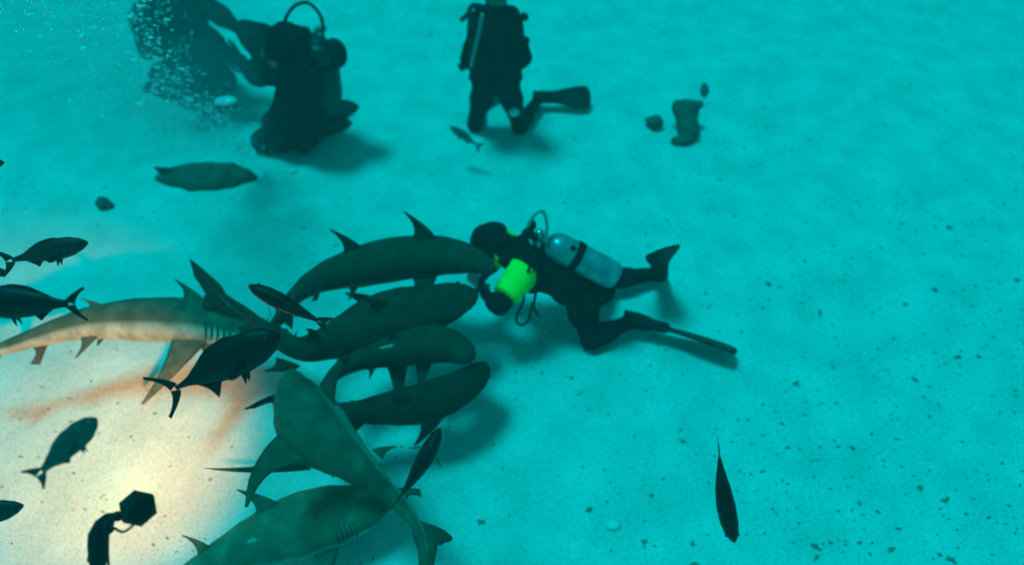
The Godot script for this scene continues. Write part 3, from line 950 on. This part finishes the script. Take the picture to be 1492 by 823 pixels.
	bottle = tank("dark scuba tank on the diver under the looped hose", Vector3(-1.586, 1.14, -5.105), Vector3(-1.613, 0.6, -4.992), M.black_paint, Vector3(0.9, 0.3, 0.3), 0.15)
	hose(bottle, "hose", [Vector3(-1.524, 1.16, -5.029), Vector3(-1.517, 1.3, -5.095), Vector3(-1.599, 1.4, -5.133), Vector3(-1.701, 1.4, -5.101), Vector3(-1.8, 1.3, -5.095), Vector3(-1.849, 1.18, -5.078)], 0.014, M.rubber, bottle.position)
	mb = Mb.new()
	mb.ball(Vector3(-1.463, 1, -5.07), Vector3(0.1, 0.13, 0.1), Basis.IDENTITY, 14)
	part(bottle, "manifold", mb, M.rubber, bottle.position)

	# the diver half hidden by the bubbles
	j = {"head": Vector3(-3.074, 1.4, -5.92), "face": Vector3(0.9, -0.4, 0.2), "crown": Vector3(0.3, 1, 0),
		"sh_r": Vector3(-2.979, 1.1, -5.597), "sh_l": Vector3(-3.031, 1.12, -5.971), "el_r": Vector3(-2.766, 0.85, -5.628), "el_l": Vector3(-2.697, 0.95, -5.852),
		"wr_r": Vector3(-2.508, 0.78, -5.452), "wr_l": Vector3(-2.445, 0.86, -5.68), "hip_r": Vector3(-3.054, 0.52, -5.691), "hip_l": Vector3(-3.05, 0.52, -6.024),
		"kn_r": Vector3(-2.887, 0.1, -5.659), "kn_l": Vector3(-2.928, 0.1, -6.058), "an_r": Vector3(-3.313, 0.12, -5.837), "an_l": Vector3(-3.341, 0.12, -6.151),
		"toe_r": Vector3(-3.528, 0.1, -6.01), "toe_l": Vector3(-3.546, 0.1, -6.282), "sole_r": Vector3(0, 1, 0.3), "sole_l": Vector3(0, 1, 0.3),
		"palm_l": Vector3(0, -1, 0), "palm_r": Vector3(0, -1, 0), "curl": 0.45, "cell": 0.018, "finlen": 0.42}
	diver("dark diver leaning out of the top edge behind the rising bubbles", j, 1.55)
	bottle = tank("dark scuba tank on the diver behind the bubbles", Vector3(-3.212, 1.15, -5.643), Vector3(-3.212, 0.7, -5.493), M.black_paint, Vector3(-0.8, 0.4, 0.3), 0.13)

func shoal() -> void:
	var side := Vector3(0, 0.8, -0.6)
	fish("dark jack with forked tail swimming up to the right below the left shark", Vector3(-0.851, 2.063, -1.461), Vector3(-1.33, 1.869, -1.308), side, "jack", 1.0, 0.0, "black", 0.11)
	fish("slim black fish slanting down to the right before the curled shark tail", Vector3(-1.121, 1.87, -1.854), Vector3(-0.771, 1.756, -1.718), Vector3(0, 1, -0.2), "slim", 1.05, 0.0, "black", 0.07)
	fish("dark green fish swimming right near the left edge of the photo", Vector3(-1.869, 1.915, -2.064), Vector3(-2.265, 1.855, -1.992), side, "snapper", 0.78, 0.0, "green", 0.08)
	fish("black fish leaving the frame at the left, only tail and rear body in view", Vector3(-1.899, 2.217, -1.49), Vector3(-1.503, 2.213, -1.484), side, "snapper", 1.05, 0.0, "black", 0.09)
	fish("grey fish curving over the brightest lamp lit sand", Vector3(-1.191, 2.357, -0.956), Vector3(-1.374, 2.242, -0.82), Vector3(-0.5, 0.7, -0.5), "slim", 1.5, 0.0, "grey", 0.05)
	fish("black fish hanging nose down over bare sand at the right", Vector3(0.843, 1.472, -0.912), Vector3(0.783, 1.719, -1.207), Vector3(-0.31, 0.965, 0.4), "slim", 1.12, -0.1, "black", 0.04, "dark fish swimming over the sharks", "dark_fish", 0.05)
	fish("black fish seen from above at the shadow's edge with both side fins spread", Vector3(-0.311, 1.387, -1.434), Vector3(-0.519, 1.168, -1.173), Vector3(0.137, 0.946, 0.43), "slim", 1.15, -0.12, "black", 0.07, "dark fish swimming over the sharks", "dark_fish", 1.3)
	fish("grey blue fish close to the sand below the kneeling diver's knees", Vector3(-0.54, 0.449, -4.827), Vector3(-0.264, 0.295, -4.722), Vector3(0.1, 0.9, -0.4), "snapper", 0.75, 0.0, "pale", 0.06, "fish near the sea bed")
	fish("tip of a dark fish at the left edge level with the bubbles' foot", Vector3(-2.238, 2.141, -2.332), Vector3(-2.525, 2.131, -2.32), side, "snapper", 0.8, 0.0, "black", 0.08)
	fish("small dark fish snout at the left edge between two larger fish", Vector3(-2.3, 1.756, -2.03), Vector3(-2.577, 1.744, -2.015), side, "snapper", 0.8, 0.0, "black", 0.08)
	fish("grey fish whose blunt head pokes in low at the left edge", Vector3(-1.794, 1.66, -0.981), Vector3(-2.154, 1.602, -0.912), side, "snapper", 0.8, 0.0, "green", 0.08)

func clump(at: Vector3, size: float, sd: int) -> Mb:
	# a torn leafy scrap lying on the sand
	var r := RandomNumberGenerator.new()
	r.seed = sd
	var mb := Mb.new()
	for k in 5:
		var a := r.randf() * TAU
		var dir := Vector3(cos(a), 0.0, sin(a) * 0.8)
		var mid := at + dir * size * r.randf_range(0.1, 0.5)
		var le := []
		var te := []
		var w := Vector3(-dir.z, 0, dir.x) * size * r.randf_range(0.14, 0.3)
		for q in 6:
			var t := q / 5.0
			var p := mid + dir * size * (t - 0.5) * r.randf_range(0.9, 1.1) + Vector3(0, 0.006 + 0.02 * sin(t * PI) * size * 8.0 * r.randf(), 0)
			le.append(p + w * (sin(t * PI) + 0.15))
			te.append(p - w * (sin(t * PI) + 0.15))
		mb.fin(le, te, Vector3.UP, 0.012, Color(0.2, 0.2, 0.15), Color(0.24, 0.24, 0.2))
	return mb

func lump(called: String, label: String, category: String, balls: Array, col: Color, group := "") -> void:
	var bn := []
	for q in balls:
		bn.append([q[0], q[1], q[2], q[3], col])
	var mb := Mb.new()
	body_mesh(mb, bn, 0.016, 0.05)
	var rough := FastNoiseLite.new()
	rough.seed = 31; rough.frequency = 6.0; rough.fractal_octaves = 3
	var at: Vector3 = balls[0][0]
	for k in mb.v.size():
		mb.v[k] += (mb.v[k] - at).normalized() * rough.get_noise_3dv(mb.v[k]) * 0.03
	at.y = 0.0
	single(called, mb, M.weed, at, label, category, group)

func ray_on_sand() -> void:
	# a ray resting flat on the sand
	var c := Vector3(-2.755, 0.05, -4.679)
	var mb := Mb.new()
	var rs := []
	var cs := []
	for a in 9:
		var f := a / 8.0
		var ring := PackedVector3Array()
		for k in 40:
			var w := TAU * k / 40.0
			var rr := 0.4 * (1.0 - f * f * 0.98) * (1.0 + 0.14 * cos(2.0 * w) + 0.05 * cos(4.0 * w) + 0.035 * sin(w * 7.0 + 1.0) + 0.03 * sin(w * 11.0))
			ring.append(c + Vector3(cos(w) * rr * 0.95, -0.05 + 0.09 * pow(f, 0.6) + 0.012 * sin(w * 5.0) * (1.0 - f), sin(w) * rr * 0.5))
		rs.append(ring); cs.append(Color(0.15, 0.155, 0.125))
	mb.rings(rs, cs)
	var ray := thing("resting_ray", "dark flat ray resting on the sand below the bubbles", "ray", c)
	part(ray, "body", mb, M.shark, c)
	mb = Mb.new()
	mb.tube([c + Vector3(-0.33, 0.0, 0), c + Vector3(-0.4, 0.005, -0.03), c + Vector3(-0.47, 0.0, -0.07)], [0.05, 0.03, 0.012], 8, Color(0.05, 0.055, 0.045))
	part(ray, "tail", mb, M.shark, c)
	for q in [-1.0, 1.0]:
		mb = Mb.new()
		mb.ball(c + Vector3(0.25, 0.05, 0.07 * q), Vector3(0.018, 0.014, 0.014), Basis.IDENTITY, 10)
		part(ray, "eye", mb, M.eye, c)

func bed_litter() -> void:
	var rock := Color(0.09, 0.1, 0.085)
	var far_rocks := "dark weedy rocks far out on the sand"
	lump("weedy_rock", "largest dark weedy rock far out, hooked at its lower end", "rock", [[Vector3(1.669, 0.16, -5.378), Vector3(1.669, 0.1, -5.268), 0.11, 0.1], [Vector3(1.596, 0.22, -5.403), Vector3(1.771, 0.26, -5.411), 0.08, 0.04], [Vector3(1.724, 0.06, -5.278), Vector3(1.671, 0.04, -5.169), 0.07, 0.05], [Vector3(1.644, 0.03, -5.151), Vector3(1.54, 0.03, -5.151), 0.05, 0.045]], rock, far_rocks)
	lump("weedy_rock", "round dark weedy rock just left of the hooked rock", "rock", [[Vector3(1.379, 0.05, -5.419), Vector3(1.388, 0.08, -5.379), 0.075, 0.06], [Vector3(1.364, 0.06, -5.416), Vector3(1.283, 0.08, -5.433), 0.02, 0.008]], rock, far_rocks)
	lump("weedy_rock", "smallest dark rock beyond the upper end of the hooked rock", "rock", [[Vector3(1.975, 0.05, -6), Vector3(1.947, 0.03, -5.898), 0.04, 0.025]], rock, far_rocks)
	lump("weedy_rock", "small dark rock left of the resting ray", "rock", [[Vector3(-3.538, 0.03, -4.309), Vector3(-3.477, 0.01, -4.295), 0.045, 0.035], [Vector3(-3.555, 0.05, -4.33), Vector3(-3.538, 0.03, -4.309), 0.02, 0.03]], rock)
	ray_on_sand()
	var spots := [Vector3(0.871, 0, -1.71), Vector3(2.577, 0, -1.764), Vector3(2.58, 0, -1.324), Vector3(2.524, 0, -1.355), Vector3(2.25, 0, -1.391), Vector3(1.804, 0, -1.395), Vector3(2.082, 0, -1.423), Vector3(1.985, 0, -2.523), Vector3(3.188, 0, -2.73), Vector3(3.346, 0, -2.73), Vector3(3.271, 0, -3.346), Vector3(3.687, 0, -4.032), Vector3(1.068, 0, -1.415), Vector3(-0.191, 0, -1.538), Vector3(2.695, 0, -1.684), Vector3(0.792, 0, -1.423), Vector3(0.48, 0, -1.623), Vector3(1.064, 0, -1.297), Vector3(2.225, 0, -2.034), Vector3(3.007, 0, -3.211), Vector3(2.338, 0, -3.145), Vector3(2.837, 0, -2.557), Vector3(1.12, 0, -2.069), Vector3(2.011, 0, -3.423), Vector3(3.965, 0, -3.451), Vector3(1.797, 0, -1.34)]
	for k in spots.size():
		var p: Vector3 = spots[k]
		p.y = bed(p.x, p.z)
		var big := 0.022 + 0.018 * absf(sin(k * 7.3))
		single("seaweed_scrap", clump(p, big, 50 + k), M.weed, p, "dark scrap of seaweed lying loose on the bare sand at right", "seaweed", "seaweed scraps scattered on the sand at right")
	for q in [[Vector3(0.61, 0, -1.526), "pale shell lying on the sand left of the nose down fish"], [Vector3(-1.996, 0, -4.756), "small pale shell on the sand near the foot of the bubbles"]]:
		var p: Vector3 = q[0]
		p.y = bed(p.x, p.z) + 0.008
		var mb := Mb.new()
		var rs := []
		var cs := []
		for a in 7:
			var f := a / 6.0
			var ring := PackedVector3Array()
			for k in 18:
				var w := TAU * k / 18.0
				var rr := 0.045 * sin((0.04 + 0.5 * f) * PI) * (1.0 + 0.05 * cos(w * 9.0))
				ring.append(p + Vector3(cos(w) * rr, 0.022 * cos(f * PI * 0.5), sin(w) * rr * 0.8))
			rs.append(ring); cs.append(Color.WHITE)
		mb.rings(rs, cs)
		single("sea_shell", mb, M.pale, p, q[1], "shell", "pale shells on the sand")
	# crumbs of weed and coral too many to count
	var one := Mb.new()
	one.ball(Vector3.ZERO, Vector3(1, 0.45, 0.6), Basis.IDENTITY, 7, Color.WHITE)
	for k in one.v.size():
		one.v[k] *= 0.7 + 0.5 * absf(sin(k * 12.9898) * 1.3)
	var mm := MultiMesh.new()
	mm.transform_format = MultiMesh.TRANSFORM_3D
	mm.use_colors = true
	mm.mesh = one.mesh()
	mm.instance_count = 9500
	var patch := FastNoiseLite.new()
	patch.seed = 21; patch.frequency = 0.7; patch.fractal_octaves = 2
	var c := 0
	while c < 9500:
		var x := rng.randf_range(-7.0, 7.0)
		var z := rng.randf_range(-9.5, -0.8)
		var want := 0.06 + 0.45 * smoothstep(-0.1, 0.6, patch.get_noise_2d(x, z)) + 0.65 * smoothstep(-0.5, 2.5, x) * smoothstep(-5.5, -2.0, z)
		if rng.randf() > want: continue
		var sz := 0.0025 + 0.009 * pow(rng.randf(), 3.5)
		var b := Basis(Vector3.UP, rng.randf() * TAU).scaled(Vector3(sz * rng.randf_range(0.7, 1.8), sz, sz))
		mm.set_instance_transform(c, Transform3D(b, Vector3(x, bed(x, z) + sz * 0.15, z)))
		var g := rng.randf_range(0.1, 0.42)
		mm.set_instance_color(c, Color(g, g * 0.98, g * 0.8))
		c += 1
	var o := MultiMeshInstance3D.new()
	o.name = "weed_crumbs"
	o.multimesh = mm
	o.material_override = M.weed
	add_child(o)
	tag(o, "dark crumbs of weed and coral strewn over the sand bed", "sea bed litter", "", "stuff")

func bubbles() -> void:
	var one := Mb.new()
	one.ball(Vector3.ZERO, Vector3(1, 0.72, 1), Basis.IDENTITY, 10)
	var low := Vector3(-2.236, 0.2, -4.744)
	var mid := Vector3(-2.694, 1.1, -4.418)
	var top := Vector3(-2.219, 2.6, -3.07)
	var place := func(t: float, wide: float) -> Vector3:
		var p := low.lerp(mid, t).lerp(mid.lerp(top, t), t)
		var r: float = (0.1 + 0.6 * t) * wide
		var a := rng.randf() * TAU
		var q := r * sqrt(rng.randf()) * rng.randf_range(0.3, 1.0)
		return p + Vector3(cos(a) * q, rng.randf_range(-0.25, 0.25) * (0.3 + t), sin(a) * q)
	var n := 5200
	var clumps := []
	for k in 130:
		clumps.append(place.call(pow(rng.randf(), 0.8), 1.0))
	var mm := MultiMesh.new()
	mm.transform_format = MultiMesh.TRANSFORM_3D
	mm.mesh = one.mesh()
	mm.instance_count = n
	for k in n:
		var t := pow(rng.randf(), 0.85)
		var sz := (0.002 + 0.009 * pow(rng.randf(), 4.0)) * (0.7 + 0.7 * t)
		var b := Basis(Vector3(rng.randf() - 0.5, 0.2, rng.randf() - 0.5).normalized(), rng.randf_range(-0.7, 0.7)).scaled(Vector3.ONE * sz)
		var at: Vector3 = place.call(t, 1.1)
		if k % 3:
			at = (clumps[rng.randi() % clumps.size()] as Vector3) + Vector3(rng.randfn(), rng.randfn() * 1.4, rng.randfn()) * 0.075
		mm.set_instance_transform(k, Transform3D(b, at))
	var o := MultiMeshInstance3D.new()
	o.name = "bubble_plume"
	o.multimesh = mm
	o.material_override = M.bubble
	add_child(o)
	tag(o, "dense plume of fine air bubbles rising past the divers at upper left", "bubbles", "", "stuff")
	mm = MultiMesh.new()
	mm.transform_format = MultiMesh.TRANSFORM_3D
	mm.mesh = one.mesh()
	mm.instance_count = 1500
	for k in 1500:
		var at: Vector3 = place.call(pow(rng.randf(), 0.8), 1.15)
		if k % 4:
			at = (clumps[rng.randi() % clumps.size()] as Vector3) + Vector3(rng.randfn(), rng.randfn() * 1.4, rng.randfn()) * 0.06
		var sz := 0.003 + 0.008 * pow(rng.randf(), 3.0)
		var b := Basis(Vector3(rng.randf() - 0.5, rng.randf() - 0.5, rng.randf() - 0.5).normalized(), rng.randf() * 2.0).scaled(Vector3(sz * (1.0 + 1.2 * rng.randf()), sz, sz * 0.8))
		mm.set_instance_transform(k, Transform3D(b, at))
	o = MultiMeshInstance3D.new()
	o.name = "bright_bubbles"
	o.multimesh = mm
	o.material_override = M.bright_bubble
	add_child(o)
	tag(o, "bright silvery bubbles strewn through the plume at upper left", "bubbles", "", "stuff")
	# micro bubbles as a thin white mist along the plume
	var mist := FogMaterial.new()
	mist.density = 0.2
	mist.albedo = Color(0.6, 0.97, 0.97)
	for q in [[0.12, 0.5], [0.42, 0.85], [0.75, 1.2]]:
		var t: float = q[0]
		var at := low.lerp(mid, t).lerp(mid.lerp(top, t), t)
		var puff := FogVolume.new()
		puff.name = numbered("bubble_mist")
		puff.shape = RenderingServer.FOG_VOLUME_SHAPE_ELLIPSOID
		puff.size = Vector3(1.5, 1.1, 1.3) * q[1]
		puff.material = mist
		add_child(puff)
		puff.position = at
		tag(puff, "thin white mist of micro bubbles round the plume at upper left", "bubbles", "mist of micro bubbles", "stuff")
	for k in 46:
		var t := rng.randf()
		var at: Vector3 = place.call(t, 0.7)
		if k == 0: at = Vector3(-2.122, 0.75, -4.573) + Vector3(0, 0.35, 0.3)
		var sz := 0.007 + 0.013 * pow(rng.randf(), 2.0) if k else 0.045
		var mb := Mb.new()
		mb.ball(at, Vector3(sz * (1.0 + rng.randf()), sz * 0.6, sz), Basis(Vector3(1, 0, 0.4).normalized(), rng.randf_range(-0.5, 0.5)), 12)
		single("air_bubble", mb, M.bright_bubble, at, "large bright air bubble in front of the dark diver's hip" if k == 0 else "one of the larger air bubbles in the plume at upper left", "bubble", "larger air bubbles in the plume")

func video_lamp() -> void:
	var head := Vector3(-1.152, 2.044, -0.816)
	var aim := (Vector3(-2.749, 0, -2.069) - head).normalized()
	var o := thing("video_lamp", "black video lamp with hexagonal head on a jointed arm, lighting the sand", "lamp", head)
	var mb := Mb.new()
	mb.lathe(head, aim, [[-0.05, 0.03], [-0.046, 0.04], [-0.03, 0.049], [0.0, 0.05], [0.03, 0.052], [0.05, 0.052], [0.052, 0.046]], 6)
	part(o, "housing", mb, M.housing, head)
	mb = Mb.new()
	for k in 5:
		mb.lathe(head + aim * (-0.012 + 0.011 * k), aim, [[0.0, 0.045], [0.001, 0.054], [0.004, 0.054], [0.005, 0.045]], 6)
	part(o, "cooling_rib", mb, M.housing, head)
	mb = Mb.new()
	mb.lathe(head + aim * 0.052, aim, [[0.0, 0.044], [0.004, 0.044], [0.008, 0.036]], 24)
	var glow := mat(Color(0.9, 0.8, 0.6), 0.2)
	glow.emission_enabled = true
	glow.emission = Color(1.0, 0.72, 0.42)
	glow.emission_energy_multiplier = 3.0
	part(o, "lamp_glass", mb, glow, head)
	var elbow := Vector3(-1.227, 2.009, -0.806)
	mb = Mb.new()
	mb.tube([head + (elbow - head).normalized() * 0.05, head.lerp(elbow, 0.75), elbow], [0.009, 0.008, 0.01], 10)
	part(o, "stem", mb, M.housing, head)
	mb = Mb.new()
	mb.ball(elbow, Vector3(0.018, 0.016, 0.016), Basis.IDENTITY, 14)
	mb.ball(Vector3(-1.257, 1.992, -0.786), Vector3(0.016, 0.016, 0.03), Basis.IDENTITY, 10)
	part(o, "ball_clamp", mb, M.housing, head)
	var a := Vector3(-1.278, 1.992, -0.802)
	var b := Vector3(-1.295, 1.963, -0.767)
	var c := Vector3(-1.295, 1.892, -0.682)
	var e := Vector3(-1.26, 1.787, -0.51)
	mb = Mb.new()
	mb.tube([elbow, elbow.lerp(a, 0.7), a.lerp(b, 0.3), b, b.lerp(c, 0.3), b.lerp(c, 0.6), c, c.lerp(e, 0.5), e], [0.012, 0.018, 0.022, 0.028, 0.03, 0.027, 0.021, 0.022, 0.022], 16)
	part(o, "arm", mb, M.housing, head)
	mb = Mb.new()
	mb.tube([Vector3(-1.306, 1.933, -0.731), Vector3(-1.321, 1.916, -0.711), Vector3(-1.325, 1.908, -0.701)], [0.01, 0.008, 0.005], 8)
	part(o, "clamp_lever", mb, M.housing, head)
	hose(o, "cable", [head - aim * 0.03 + Vector3(0.03, 0.03, 0), Vector3(-1.152, 2.035, -0.775), Vector3(-1.201, 1.997, -0.761), Vector3(-1.227, 2.027, -0.765), Vector3(-1.235, 1.984, -0.714), Vector3(-1.231, 1.916, -0.634), Vector3(-1.237, 1.816, -0.513)], 0.004, M.housing, head)
	for q in [Vector3(-1.248, 2.022, -0.775), Vector3(-1.245, 2.003, -0.768)]:
		mb = Mb.new()
		mb.lathe(q, Vector3(0.9, 0.2, 0.3), [[-0.004, 0.008], [0.0, 0.012], [0.012, 0.012], [0.016, 0.008]], 8)
		part(o, "clamp_knob", mb, M.housing, head)
	var lamp := SpotLight3D.new()
	lamp.name = "video_lamp_light"
	o.add_child(lamp)
	lamp.position = aim * 0.075
	lamp.look_at_from_position(lamp.position + head, lamp.position + head + aim, Vector3.UP)
	lamp.position = aim * 0.075
	lamp.light_color = Color(1.0, 0.68, 0.36)
	lamp.light_energy = 13.0
	lamp.light_size = 0.04
	lamp.spot_range = 30.0
	lamp.spot_angle = 24.5
	lamp.spot_attenuation = 2.0
	lamp.spot_angle_attenuation = 1.0
	lamp.shadow_enabled = true
